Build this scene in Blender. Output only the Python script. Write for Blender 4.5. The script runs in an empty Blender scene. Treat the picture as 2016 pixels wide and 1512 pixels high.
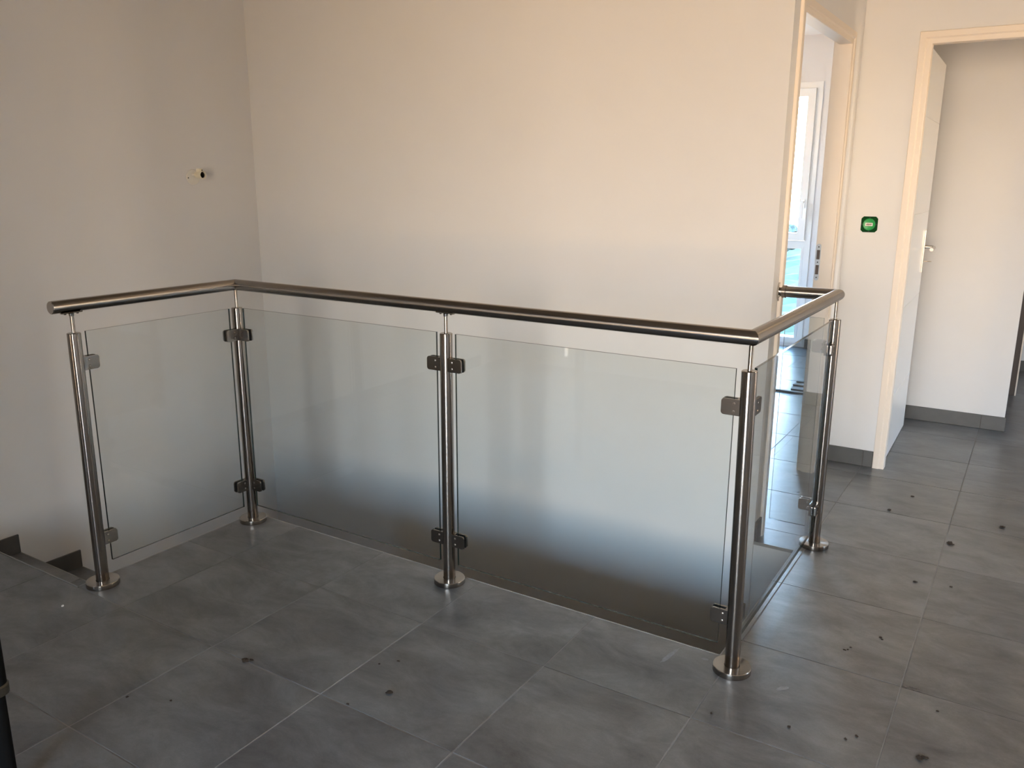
import bpy, bmesh, math, random
from mathutils import Vector, Matrix

random.seed(7)
S = bpy.context.scene
COL = S.collection

# ------------------------------------------------------------------ camera
cam_data = bpy.data.cameras.new('camera')
cam = bpy.data.objects.new('camera', cam_data)
COL.objects.link(cam)
CAM = Vector((0.6307, -1.8954, 1.3838))
RIGHT = Vector((0.84587, 0.53338, 0.00365))
DOWN = Vector((0.12998, -0.19947, -0.97124))
FWD = Vector((-0.51731, 0.82202, -0.23806))
M = Matrix((RIGHT, -DOWN, -FWD)).transposed().to_4x4()
M.translation = CAM
cam.matrix_world = M
cam_data.sensor_width = 36.0
cam_data.lens = 1645.35 * 36.0 / 2016.0
cam_data.clip_start = 0.05
S.camera = cam

# ------------------------------------------------------------------ world: daylight, sunlit ground below a hazy bright horizon and blue sky
SKY_RAMP = [  # height of the direction (sine of elevation), colour, strength
    (-1.00, (1.0, 0.65, 0.36), 9.0),
    (-0.15, (1.0, 0.66, 0.37), 9.0),
    (0.00, (1.0, 0.78, 0.56), 12.0),
    (0.07, (1.0, 0.86, 0.73), 13.0),
    (0.20, (0.56, 0.78, 1.0), 12.0),
    (0.50, (0.27, 0.56, 1.0), 12.0),
]
w = bpy.data.worlds.new('daylight')
S.world = w
w.use_nodes = True
nt = w.node_tree
nt.nodes.clear()
tc = nt.nodes.new('ShaderNodeTexCoord')
sx = nt.nodes.new('ShaderNodeSeparateXYZ')
mr = nt.nodes.new('ShaderNodeMapRange')
mr.inputs['From Min'].default_value = -1.0
mr.inputs['From Max'].default_value = 1.0
mix = nt.nodes.new('ShaderNodeValToRGB')
while len(mix.color_ramp.elements) < len(SKY_RAMP):
    mix.color_ramp.elements.new(0.5)
for el, (h_, c_, k_) in zip(mix.color_ramp.elements, SKY_RAMP):
    el.position = (h_ + 1) / 2
    el.color = tuple(q * k_ / 13.0 for q in c_) + (1,)
bg = nt.nodes.new('ShaderNodeBackground')
wo = nt.nodes.new('ShaderNodeOutputWorld')
nt.links.new(tc.outputs['Generated'], sx.inputs[0])
nt.links.new(sx.outputs['Z'], mr.inputs['Value'])
nt.links.new(mr.outputs[0], mix.inputs[0])
nt.links.new(mix.outputs[0], bg.inputs['Color'])
bg.inputs['Strength'].default_value = 13.0
nt.links.new(bg.outputs[0], wo.inputs['Surface'])

S.view_settings.view_transform = 'Standard'
S.view_settings.look = 'None'
S.view_settings.gamma = 1.0
S.view_settings.use_curve_mapping = False
S.view_settings.exposure = 1.85


def portal(name, loc, direction, wx, wz):
    """light portal in a window opening: guides the daylight of the sky, gives no light of its own"""
    d = bpy.data.lights.new(name, 'AREA')
    d.shape = 'RECTANGLE'
    d.size, d.size_y = wx, wz
    d.cycles.is_portal = True
    o = bpy.data.objects.new(name, d)
    COL.objects.link(o)
    o.location = loc
    o.rotation_euler = Vector(direction).to_track_quat('-Z', 'Y').to_euler()
    return o


# ------------------------------------------------------------------ main dimensions (metres)
XL, XE, XR = -2.90, -0.187, 3.40      # left wall, end wall face by the first door, right wall
YR, YB, Y2 = -5.00, 1.19, 2.39        # rear wall, stairwell wall, wall with the green box
YW, YFAR = 5.35, 5.30                 # window wall of the room, far wall of the corridor
CEIL, LOW, SLAB = 2.50, -2.72, -0.25
HX0, HX1, HY0 = -2.06, -0.03, 0.333   # stairwell opening
HYB = 1.20                            # landing edge beside the stairwell wall
YS = -0.4514                          # top edge of the stairs
TX, TY = 0.45, 0.4514                 # tile pitch
WT = 0.062                            # thin partition walls with the doors

YP, XP = -3.00, -0.50                  # unseen partition added to block window light from the left side
REAR_WINDOWS = [(-2.40, -2.12, 0.02, 2.20, YP), (-0.30, 1.70, 0.02, 2.15, YR)]
RIGHT_WINDOW = (1.90, 2.30, 0.02, 2.15)
FAR_WINDOW = (2.70, 3.22, 0.02, 2.15)
SIDE_WINDOW = (3.50, 4.30, 0.85, 2.20)
ROOM_WINDOW = (-1.90, -1.014, 0.03, 2.147)

for (a, b, c, d, yy) in REAR_WINDOWS:
    portal('daylight_rear', ((a + b) / 2, yy - 0.10, (c + d) / 2), (0, 1, 0), b - a, d - c)
for (a, b, c, d) in (RIGHT_WINDOW, FAR_WINDOW):
    portal('daylight_right', (XR + 0.10, (a + b) / 2, (c + d) / 2), (-1, 0, 0), b - a, d - c)
a, b, c, d = SIDE_WINDOW
portal('daylight_side', (XL - 0.10, (a + b) / 2, (c + d) / 2), (1, 0, 0), b - a, d - c)
a, b, c, d = ROOM_WINDOW
portal('daylight_room', ((a + b) / 2, YW + 0.16, (c + d) / 2), (0, -1, 0), b - a, d - c)

# ------------------------------------------------------------------ materials
MATS = {}


def new_mat(name):
    m = bpy.data.materials.new(name)
    m.use_nodes = True
    MATS[name] = m
    return m, m.node_tree, m.node_tree.nodes['Principled BSDF']


def simple(name, col, rough=0.5, metal=0.0, noise=0.0, scale=20.0, bump=0.0):
    m, t, p = new_mat(name)
    p.inputs['Base Color'].default_value = (*col, 1)
    p.inputs['Roughness'].default_value = rough
    p.inputs['Metallic'].default_value = metal
    if noise or bump:
        c = t.nodes.new('ShaderNodeTexCoord')
        n = t.nodes.new('ShaderNodeTexNoise')
        n.inputs['Scale'].default_value = scale
        n.inputs['Detail'].default_value = 5
        t.links.new(c.outputs['Object'], n.inputs['Vector'])
        if noise:
            r = t.nodes.new('ShaderNodeMapRange')
            r.inputs['To Min'].default_value = 1 - noise
            r.inputs['To Max'].default_value = 1 + noise
            mm = t.nodes.new('ShaderNodeMix')
            mm.data_type = 'RGBA'
            mm.blend_type = 'MULTIPLY'
            mm.inputs[0].default_value = 1.0
            mm.inputs[6].default_value = (*col, 1)
            t.links.new(n.outputs['Fac'], r.inputs['Value'])
            t.links.new(r.outputs[0], mm.inputs[7])
            t.links.new(mm.outputs[2], p.inputs['Base Color'])
        if bump:
            bp = t.nodes.new('ShaderNodeBump')
            bp.inputs['Strength'].default_value = bump
            bp.inputs['Distance'].default_value = 0.002
            t.links.new(n.outputs['Fac'], bp.inputs['Height'])
            t.links.new(bp.outputs[0], p.inputs['Normal'])
    return m


simple('wall_paint', (0.69, 0.685, 0.68), 0.85, 0, 0.02, 6.0, 0.08)
simple('ceiling_paint', (0.78, 0.75, 0.70), 0.9, 0, 0.02, 6.0)
simple('dim_ceiling', (0.24, 0.235, 0.23), 0.9, 0, 0.05, 3.0)  # dark tone put in to cut light bounced off the unseen ceiling
simple('door_paint', (0.83, 0.83, 0.81), 0.35)
simple('frame_paint', (0.72, 0.64, 0.55), 0.45)
simple('window_pvc', (0.80, 0.80, 0.78), 0.35)
simple('grout', (0.25, 0.245, 0.235), 0.9, 0, 0.6, 4.0)
simple('nosing', (0.27, 0.265, 0.25), 0.5)
simple('plate_white', (0.72, 0.70, 0.64), 0.4)
simple('holder_cream', (0.78, 0.73, 0.58), 0.35)
simple('black_void', (0.012, 0.011, 0.010), 0.6)
simple('rubber', (0.008, 0.008, 0.008), 0.7)
simple('green_dark', (0.003, 0.045, 0.010), 0.7, 0, 0.3, 120.0)
MATS['green_dark'].node_tree.nodes['Principled BSDF'].inputs['Specular IOR Level'].default_value = 0.1
simple('green_lid', (0.010, 0.27, 0.055), 0.35)
simple('mud', (0.03, 0.018, 0.010), 0.9, 0, 0.5, 300.0)
simple('plaster_chip', (0.75, 0.75, 0.74), 0.9)
simple('dark_scrap', (0.06, 0.058, 0.055), 0.6, 0, 0.3, 80.0)
simple('zinc', (0.42, 0.45, 0.48), 0.35, 0.9)
simple('black_paint', (0.004, 0.004, 0.004), 0.8)
MATS['black_paint'].node_tree.nodes['Principled BSDF'].inputs['Specular IOR Level'].default_value = 0.1
simple('collar_metal', (0.05, 0.045, 0.035), 0.45, 0.6)
simple('dark_frame', (0.085, 0.065, 0.055), 0.6)
simple('shrub', (0.022, 0.030, 0.022), 0.9, 0, 0.4, 3.0)
simple('glass_edge', (0.016, 0.026, 0.024), 0.12)

# stainless steel brushed around the tube: reflections stretch along the tube
def steel(name, axis):
    m, t, p = new_mat(name)
    p.inputs['Base Color'].default_value = (0.33, 0.30, 0.27, 1)
    p.inputs['Metallic'].default_value = 1.0
    p.inputs['Anisotropic'].default_value = 0.92
    p.inputs['Roughness'].default_value = 0.23
    p.inputs['Anisotropic Rotation'].default_value = 0.25
    tg = t.nodes.new('ShaderNodeTangent')
    tg.direction_type = 'RADIAL'
    tg.axis = axis
    t.links.new(tg.outputs[0], p.inputs['Tangent'])


steel('steel', 'Z')
steel('steel_x', 'X')
steel('steel_y', 'Y')
simple('steel_plain', (0.24, 0.22, 0.20), 0.24, 1.0, 0.06, 40.0)
simple('steel_polished', (0.60, 0.56, 0.51), 0.16, 1.0)
simple('brass_key', (0.25, 0.20, 0.14), 0.35, 1.0)


# clear glass: a pane that lets light straight through with a faint tint and mirrors a little
def glass(name, tint, f0):
    m = bpy.data.materials.new(name)
    m.use_nodes = True
    MATS[name] = m
    t = m.node_tree
    t.nodes.clear()
    tr = t.nodes.new('ShaderNodeBsdfTransparent')
    tr.inputs[0].default_value = (*tint, 1)
    gl = t.nodes.new('ShaderNodeBsdfGlossy')
    gl.inputs['Roughness'].default_value = 0.0
    lw = t.nodes.new('ShaderNodeLayerWeight')
    lw.inputs['Blend'].default_value = 0.5
    po = t.nodes.new('ShaderNodeMath')
    po.operation = 'POWER'
    po.inputs[1].default_value = 5.0
    ma = t.nodes.new('ShaderNodeMath')
    ma.operation = 'MULTIPLY_ADD'
    ma.inputs[1].default_value = 1 - f0
    ma.inputs[2].default_value = f0
    mx = t.nodes.new('ShaderNodeMixShader')
    out = t.nodes.new('ShaderNodeOutputMaterial')
    t.links.new(lw.outputs['Facing'], po.inputs[0])
    t.links.new(po.outputs[0], ma.inputs[0])
    t.links.new(ma.outputs[0], mx.inputs[0])
    t.links.new(tr.outputs[0], mx.inputs[1])
    t.links.new(gl.outputs[0], mx.inputs[2])
    t.links.new(mx.outputs[0], out.inputs['Surface'])


glass('glass', (0.95, 0.965, 0.962), 0.04)
glass('window_glass', (0.97, 0.98, 0.98), 0.04)

# cement-look porcelain tile: clouded grey, each tile with its own pattern
m, t, p = new_mat('tile')
oi = t.nodes.new('ShaderNodeObjectInfo')
gm = t.nodes.new('ShaderNodeNewGeometry')
sc = t.nodes.new('ShaderNodeVectorMath')
sc.operation = 'SCALE'
cb = t.nodes.new('ShaderNodeCombineXYZ')
mu = t.nodes.new('ShaderNodeMath')
mu.operation = 'MULTIPLY'
mu.inputs[1].default_value = 57.0
t.links.new(oi.outputs['Random'], mu.inputs[0])
t.links.new(mu.outputs[0], cb.inputs[2])
ad = t.nodes.new('ShaderNodeVectorMath')
t.links.new(gm.outputs['Position'], ad.inputs[0])
t.links.new(cb.outputs[0], ad.inputs[1])
mp = t.nodes.new('ShaderNodeMapping')
mp.inputs['Scale'].default_value = (1.0, 1.8, 1.0)
t.links.new(ad.outputs[0], mp.inputs['Vector'])
n1 = t.nodes.new('ShaderNodeTexNoise')
n1.inputs['Scale'].default_value = 4.2
n1.inputs['Detail'].default_value = 9
n1.inputs['Roughness'].default_value = 0.70
n1.inputs['Distortion'].default_value = 0.4
n2 = t.nodes.new('ShaderNodeTexNoise')
n2.inputs['Scale'].default_value = 260
n2.inputs['Detail'].default_value = 3
n3 = t.nodes.new('ShaderNodeTexNoise')
n3.inputs['Scale'].default_value = 1.7
n3.inputs['Detail'].default_value = 6
n3.inputs['Roughness'].default_value = 0.7
t.links.new(mp.outputs[0], n1.inputs['Vector'])
t.links.new(ad.outputs[0], n2.inputs['Vector'])
t.links.new(gm.outputs['Position'], n3.inputs['Vector'])
cr = t.nodes.new('ShaderNodeValToRGB')
cr.color_ramp.elements[0].position = 0.32
cr.color_ramp.elements[0].color = (0.064, 0.065, 0.067, 1)
cr.color_ramp.elements[1].position = 0.70
cr.color_ramp.elements[1].color = (0.195, 0.195, 0.194, 1)
t.links.new(n1.outputs['Fac'], cr.inputs[0])
gr = t.nodes.new('ShaderNodeMapRange')
gr.inputs['To Min'].default_value = 0.86
gr.inputs['To Max'].default_value = 1.14
t.links.new(n2.outputs['Fac'], gr.inputs['Value'])
m1 = t.nodes.new('ShaderNodeMix')
m1.data_type = 'RGBA'
m1.blend_type = 'MULTIPLY'
m1.inputs[0].default_value = 1.0
t.links.new(cr.outputs[0], m1.inputs[6])
t.links.new(gr.outputs[0], m1.inputs[7])
# pale plaster dust trodden over the floor
du = t.nodes.new('ShaderNodeMapRange')
du.inputs['From Min'].default_value = 0.58
du.inputs['From Max'].default_value = 0.85
du.inputs['To Max'].default_value = 0.42
t.links.new(n3.outputs['Fac'], du.inputs['Value'])
m2 = t.nodes.new('ShaderNodeMix')
m2.data_type = 'RGBA'
m2.inputs[7].default_value = (0.42, 0.43, 0.45, 1)
t.links.new(du.outputs[0], m2.inputs[0])
t.links.new(m1.outputs[2], m2.inputs[6])
t.links.new(m2.outputs[2], p.inputs['Base Color'])
rr = t.nodes.new('ShaderNodeMapRange')
rr.inputs['To Min'].default_value = 0.22
rr.inputs['To Max'].default_value = 0.40
p.inputs['Specular IOR Level'].default_value = 0.65
t.links.new(n1.outputs['Fac'], rr.inputs['Value'])
t.links.new(rr.outputs[0], p.inputs['Roughness'])
bp = t.nodes.new('ShaderNodeBump')
bp.inputs['Strength'].default_value = 0.12
bp.inputs['Distance'].default_value = 0.001
t.links.new(n2.outputs['Fac'], bp.inputs['Height'])
t.links.new(bp.outputs[0], p.inputs['Normal'])

# skirting tile: the same family, a little darker
simple('skirting', (0.085, 0.083, 0.080), 0.5, 0, 0.25, 14.0)

# grass seen through the window
m, t, p = new_mat('grass')
c = t.nodes.new('ShaderNodeTexCoord')
n = t.nodes.new('ShaderNodeTexNoise')
n.inputs['Scale'].default_value = 3.5
n.inputs['Detail'].default_value = 8
cr = t.nodes.new('ShaderNodeValToRGB')
cr.color_ramp.elements[0].position = 0.35
cr.color_ramp.elements[0].color = (0.007, 0.016, 0.0065, 1)
cr.color_ramp.elements[1].position = 0.68
cr.color_ramp.elements[1].color = (0.026, 0.036, 0.010, 1)
t.links.new(c.outputs['Object'], n.inputs['Vector'])
t.links.new(n.outputs['Fac'], cr.inputs[0])
t.links.new(cr.outputs[0], p.inputs['Base Color'])
p.inputs['Roughness'].default_value = 0.9

# printed sticker on the green lid: pale paper with a smudged line of tiny print
m, t, p = new_mat('sticker')
c = t.nodes.new('ShaderNodeTexCoord')
n = t.nodes.new('ShaderNodeTexNoise')
n.inputs['Scale'].default_value = 900
mpn = t.nodes.new('ShaderNodeMapping')
mpn.inputs['Scale'].default_value = (1, 1, 0.35)
cr = t.nodes.new('ShaderNodeValToRGB')
cr.color_ramp.elements[0].position = 0.45
cr.color_ramp.elements[0].color = (0.10, 0.035, 0.035, 1)
cr.color_ramp.elements[1].position = 0.62
cr.color_ramp.elements[1].color = (0.50, 0.46, 0.40, 1)
t.links.new(c.outputs['Object'], mpn.inputs['Vector'])
t.links.new(mpn.outputs[0], n.inputs['Vector'])
t.links.new(n.outputs['Fac'], cr.inputs[0])
t.links.new(cr.outputs[0], p.inputs['Base Color'])


# ------------------------------------------------------------------ mesh helpers
class MB:
    """collects shapes and links them as one mesh object"""

    def __init__(self):
        self.v, self.f, self.mi = [], [], []

    def quads(self, v, f, mi=0):
        b = len(self.v)
        self.v += [tuple(x) for x in v]
        self.f += [tuple(b + i for i in q) for q in f]
        self.mi += [mi] * len(f)
        return self

    def box(self, x0, x1, y0, y1, z0, z1, mi=0):
        v = [(x0, y0, z0), (x1, y0, z0), (x1, y1, z0), (x0, y1, z0), (x0, y0, z1), (x1, y0, z1), (x1, y1, z1), (x0, y1, z1)]
        return self.quads(v, [(0, 3, 2, 1), (4, 5, 6, 7), (0, 1, 5, 4), (1, 2, 6, 5), (2, 3, 7, 6), (3, 0, 4, 7)], mi)

    def prism(self, loop_a, loop_b, mi=0):
        n = len(loop_a)
        f = [(i, (i + 1) % n, n + (i + 1) % n, n + i) for i in range(n)]
        f += [tuple(range(n - 1, -1, -1)), tuple(range(n, 2 * n))]
        return self.quads(list(loop_a) + list(loop_b), f, mi)

    def lathe(self, prof, n=32, axis='Z', org=(0, 0, 0), mi=0, caps=True):
        """prof: list of (radius, height)"""
        vs = []
        for r, h in prof:
            for k in range(n):
                a = 2 * math.pi * k / n
                x, y = r * math.cos(a), r * math.sin(a)
                q = {'Z': (x, y, h), 'X': (h, x, y), 'Y': (y, h, x)}[axis]
                vs.append((q[0] + org[0], q[1] + org[1], q[2] + org[2]))
        f = []
        for i in range(len(prof) - 1):
            for k in range(n):
                f.append((i * n + k, i * n + (k + 1) % n, (i + 1) * n + (k + 1) % n, (i + 1) * n + k))
        if caps:
            f.append(tuple(range(n - 1, -1, -1)))
            f.append(tuple((len(prof) - 1) * n + k for k in range(n)))
        return self.quads(vs, f, mi)

    def mesh(self, name, mats, smooth=None):
        me = bpy.data.meshes.new(name)
        me.from_pydata(self.v, [], self.f)
        for mm in (mats if isinstance(mats, (list, tuple)) else [mats]):
            me.materials.append(MATS[mm])
        me.polygons.foreach_set('material_index', self.mi)
        bm = bmesh.new()
        bm.from_mesh(me)
        bmesh.ops.recalc_face_normals(bm, faces=bm.faces)
        bm.to_mesh(me)
        bm.free()
        if smooth:
            me.polygons.foreach_set('use_smooth', [True] * len(me.polygons))
            me.set_sharp_from_angle(angle=math.radians(smooth))
        me.update()
        return me

    def build(self, name, mats, parent=None, smooth=None, loc=None):
        return link(name, self.mesh(name, mats, smooth), parent, loc)


def link(name, me, parent=None, loc=None, rot=None):
    o = bpy.data.objects.new(name, me)
    COL.objects.link(o)
    if loc:
        o.location = loc
    if rot:
        o.rotation_euler = rot
    if parent:
        o.parent = parent
        bpy.context.view_layer.update()
    return o


def empty(name, loc=(0, 0, 0)):
    o = bpy.data.objects.new(name, None)
    o.empty_display_size = 0.1
    COL.objects.link(o)
    o.location = loc
    return o


def tag(o, label=None, cat=None, group=None, kind=None):
    if label:
        o['label'] = label
    if cat:
        o['category'] = cat
    if group:
        o['group'] = group
    if kind:
        o['kind'] = kind
    return o


def bevel(me, width, seg=2):
    bm = bmesh.new()
    bm.from_mesh(me)
    bmesh.ops.bevel(bm, geom=list(bm.edges), offset=width, segments=seg, affect='EDGES', profile=0.7, clamp_overlap=True)
    bm.to_mesh(me)
    bm.free()
    return me


def wall_x(mb, x0, x1, y0, y1, z0, z1, holes=()):
    """wall running along Y between y0 and y1, holes (y0,y1,z0,z1)"""
    cuts = sorted({y0, y1, *[h[0] for h in holes], *[h[1] for h in holes]})
    for a, b in zip(cuts, cuts[1:]):
        hs = sorted([h for h in holes if h[0] <= a + 1e-6 and h[1] >= b - 1e-6], key=lambda h: h[2])
        z = z0
        for h in hs:
            if h[2] > z + 1e-6:
                mb.box(x0, x1, a, b, z, h[2])
            z = h[3]
        if z < z1 - 1e-6:
            mb.box(x0, x1, a, b, z, z1)


def wall_y(mb, y0, y1, x0, x1, z0, z1, holes=()):
    cuts = sorted({x0, x1, *[h[0] for h in holes], *[h[1] for h in holes]})
    for a, b in zip(cuts, cuts[1:]):
        hs = sorted([h for h in holes if h[0] <= a + 1e-6 and h[1] >= b - 1e-6], key=lambda h: h[2])
        z = z0
        for h in hs:
            if h[2] > z + 1e-6:
                mb.box(a, b, y0, y1, z, h[2])
            z = h[3]
        if z < z1 - 1e-6:
            mb.box(a, b, y0, y1, z, z1)


# ------------------------------------------------------------------ the shell
D1A, D1B, D1H = 1.265, 2.185, 2.008      # first door: outer frame edges along Y and height
D2A, D2B, D2H = 0.050, 0.970, 2.018      # second door: outer frame edges along X
FW = 0.020                                # frame sits this far over the rough opening

mb = MB()
wall_x(mb, XL - 0.2, XL, YP - 0.2, YW, LOW, CEIL, [SIDE_WINDOW])
tag(mb.build('wall_left', 'wall_paint'), 'plain grey-white plaster wall running down beside the stairs', kind='structure')

mb = MB()
wall_y(mb, YB, YB + 0.10, XL, XE, LOW, CEIL)
wall_y(mb, YB + 0.02, YB + 0.10, XE, XR, LOW, SLAB)
tag(mb.build('wall_back', 'wall_paint'), 'large warm cream plaster wall behind the glass railing', kind='structure')

mb = MB()
wall_x(mb, XE - WT, XE, YB + 0.10, Y2 + WT, SLAB, CEIL, [(D1A + FW, D1B - FW, -0.01, D1H - FW)])
tag(mb.build('wall_end', 'wall_paint'), 'short wall with the open room doorway beside the railing end', kind='structure')

mb = MB()
wall_y(mb, Y2, Y2 + WT, XE, XR, SLAB, CEIL, [(D2A + FW, D2B - FW, -0.01, D2H - FW)])
tag(mb.build('wall_corridor', 'wall_paint'), 'cream wall strip holding the green electrical box', kind='structure')

mb = MB()
wall_y(mb, YR - 0.2, YR, XP - 0.2, XR, LOW, CEIL, [REAR_WINDOWS[1][:4]])
wall_y(mb, YP - 0.2, YP, XL, XP, LOW, CEIL, [REAR_WINDOWS[0][:4]])  # added partition face, shades the left of the landing
wall_x(mb, XP - 0.2, XP, YR, YP - 0.2, LOW, CEIL)
tag(mb.build('wall_rear', 'wall_paint'), 'rear wall with two glazed doors and an added light-blocking partition', kind='structure')

mb = MB()
wall_x(mb, XR, XR + 0.2, YR, YFAR, LOW, CEIL, [RIGHT_WINDOW, FAR_WINDOW])
tag(mb.build('wall_right', 'wall_paint'), 'right outer wall of the landing and corridor', kind='structure')

mb = MB()
wall_y(mb, YW, YW + 0.25, XL, XE - WT, SLAB, CEIL, [ROOM_WINDOW])
tag(mb.build('wall_window', 'wall_paint'), 'white wall with the narrow tall window in the room', kind='structure')

mb = MB()
wall_y(mb, 3.45, 3.55, XE, 0.567, SLAB, CEIL)
wall_x(mb, XE - WT, XE, Y2 + WT, YW, SLAB, CEIL)
tag(mb.build('wall_inner', 'wall_paint'), 'beige inner wall seen through the open white door', kind='structure')

mb = MB()
wall_y(mb, YFAR, YFAR + 0.1, XE, XR, SLAB, CEIL)
tag(mb.build('wall_far', 'wall_paint'), 'far pale wall at the end of the corridor', kind='structure')

mb = MB()
mb.box(XL - 0.2, XR + 0.2, YR - 0.2, YB + 0.1, CEIL, CEIL + 0.2)
mb.box(XE - 0.05, XR + 0.2, YB + 0.1, YFAR + 0.1, CEIL, CEIL + 0.2)
tag(mb.build('ceiling', 'dim_ceiling'), 'ceiling of the landing, darkened to cut bounced light', kind='structure')
mb = MB()
mb.box(XL - 0.2, XE - 0.05, YB + 0.1, YW + 0.25, CEIL, CEIL + 0.2)
tag(mb.build('ceiling_room', 'ceiling_paint'), 'cream white ceiling of the room behind the doorway', kind='structure')

mb = MB()
mb.box(XL, XR, YR, YB, LOW - 0.1, LOW)
tag(mb.build('floor_lower', 'tile'), 'grey tiled floor at the foot of the stairs', kind='structure')

# slab under the tiles with the stairwell cut out of it
G = -0.0014
mb = MB()
mb.box(XL, XR, YP, YS - 0.002, SLAB, G)
mb.box(XP, XR, YR, YP, SLAB, G)
mb.box(HX0 + 0.004, XR, YS - 0.002, HY0 - 0.004, SLAB, G)
mb.box(HX1 + 0.004, XR, HY0 - 0.004, Y2, SLAB, G)
mb.box(XE, HX1 + 0.004, HYB + 0.004, Y2, SLAB, G)
mb.box(XL, XE, YB + 0.10, YW, SLAB, G)
mb.box(XE, XR, Y2, YFAR, SLAB, G)
floor = tag(mb.build('floor', 'grout'), 'grey cement-look square tiles with thin joints', kind='structure')
# plaster facing of the slab edge towards the stairwell
mb = MB()
mb.box(HX0 + 0.001, HX1 - 0.001, HY0 - 0.004, HY0 - 0.001, SLAB, -0.012)
mb.box(HX1 + 0.001, HX1 + 0.004, HY0, HYB, SLAB, -0.012)
mb.box(XE, HX1, HYB + 0.001, HYB + 0.004, SLAB, -0.012)
mb.box(HX0 + 0.001, HX0 + 0.004, YS, HY0, SLAB, -0.012)
mb.box(XL, HX0, YS - 0.002, YS + 0.001, SLAB, -0.012)
tag(mb.build('trim_1', 'wall_paint'), 'white plaster facing on the edge of the stairwell opening', kind='structure')

# ------------------------------------------------------------------ floor tiles, each one an object
J = 0.0015                                # half joint


def tile_mesh(wx, wy, ch, name='tile'):
    c = ch
    v = [(0, 0, -0.009), (wx, 0, -0.009), (wx, wy, -0.009), (0, wy, -0.009),
         (0, 0, -c), (wx, 0, -c), (wx, wy, -c), (0, wy, -c),
         (c, c, 0), (wx - c, c, 0), (wx - c, wy - c, 0), (c, wy - c, 0)]
    f = [(0, 3, 2, 1), (0, 1, 5, 4), (1, 2, 6, 5), (2, 3, 7, 6), (3, 0, 4, 7),
         (4, 5, 9, 8), (5, 6, 10, 9), (6, 7, 11, 10), (7, 4, 8, 11), (8, 9, 10, 11)]
    return MB().quads(v, f).mesh(name, 'tile')


FULL = tile_mesh(TX - 2 * J, TY - 2 * J, 0.0012)
REGIONS = [
    (XL, XR, 6 * -TY, YS), (HX0, 0.0, YS, HY0), (0.0, XR, YS, Y2), (HX1, 0.0, HY0, HYB),
    (XE, 0.0, HYB, D1A + FW), (XL, 0.0, D1A + FW, D1B - FW), (XE, 0.0, D1B - FW, Y2),
    (XL, XE - WT, D1B - FW, YW), (XL, XE - WT, YB + 0.10, D1A + FW),
    (D2A + FW, D2B - FW, Y2, Y2 + WT), (XE, XR, Y2 + WT, 3.45), (0.567, XR, 3.45, YFAR),
]
for (rx0, rx1, ry0, ry1) in REGIONS:
    i0, i1 = math.floor(rx0 / TX + 1e-4), math.ceil(rx1 / TX - 1e-4)
    j0, j1 = math.floor(ry0 / TY + 1e-4), math.ceil(ry1 / TY - 1e-4)
    for i in range(i0, i1):
        for j in range(j0, j1):
            ax, bx, ay, by = i * TX, (i + 1) * TX, j * TY, (j + 1) * TY
            x0, x1, y0, y1 = max(ax, rx0), min(bx, rx1), max(ay, ry0), min(by, ry1)
            if x1 - x0 < 0.012 or y1 - y0 < 0.012:
                continue
            full = x1 - x0 > TX - 1e-3 and y1 - y0 > TY - 1e-3
            xa = x0 + (J if abs(x0 - ax) < 1e-3 else 0)
            xb = x1 - (J if abs(x1 - bx) < 1e-3 else 0)
            ya = y0 + (J if abs(y0 - ay) < 1e-3 else 0)
            yb = y1 - (J if abs(y1 - by) < 1e-3 else 0)
            dz = random.uniform(-0.0004, 0.0004)
            me = FULL if full else tile_mesh(xb - xa, yb - ya, 0.0002)
            link('tile', me, floor, (xa, ya, dz))

mb = MB()
mb.box(XP, XR, YR, 6 * -TY, G, 0.0)
tag(mb.build('floor_rear', 'tile'), 'grey floor at the rear of the landing', kind='structure')

# pale metal nosing along the open edges
n_ = 0.0035
for (x0, x1, y0, y1) in [(HX0, HX1, HY0, HY0 + n_), (XL, HX0, YS, YS + n_), (HX0 - n_, HX0, YS, HY0 + n_),
                         (HX1 - n_, HX1, HY0 + n_, HYB), (XE, HX1 - n_, HYB - n_, HYB)]:
    MB().box(x0, x1, y0, y1, -0.012, 0.0008).build('edge_nosing', 'nosing', floor)

# ------------------------------------------------------------------ stairs
stairs = tag(empty('stairs', (XL, YS, -0.17)), 'grey tiled stairs going down beside the left wall', kind='structure')


def sub(o, parent):
    o.parent = parent
    o.matrix_parent_inverse = Matrix.Translation(-Vector(parent.location))
    return o


RISE = 0.17
ys = [YS, -0.224, 0.030, 0.280]
for k in range(3):
    z = -RISE * (k + 1)
    sub(MB().box(XL, HX0, ys[k], ys[k + 1] - 0.004, z - 0.20, z - 0.010).build('step_core', 'wall_paint'), stairs)
    mid = -2.45
    for (xa, xb) in ((XL, mid - 0.0015), (mid + 0.0015, HX0)):
        sub(link('tread_tile', tile_mesh(xb - xa, ys[k + 1] - ys[k] - 0.004, 0.0004), None, (xa, ys[k], z)), stairs)
    sub(MB().box(XL, HX0, ys[k + 1] - 0.004, ys[k + 1], z - 0.012, z + 0.0008).build('edge_nosing', 'nosing'), stairs)
    sub(MB().box(XL, HX0, ys[k + 1] - 0.009, ys[k + 1] - 0.001, z - 0.17, z - 0.012).build('riser_tile', 'tile'), stairs)
    sub(link('skirting_tile', bevel(MB().box(XL, XL + 0.009, ys[k], ys[k + 1], z, z + 0.082).mesh('skirting_tile', 'skirting'), 0.0015, 1)), stairs)
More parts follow.
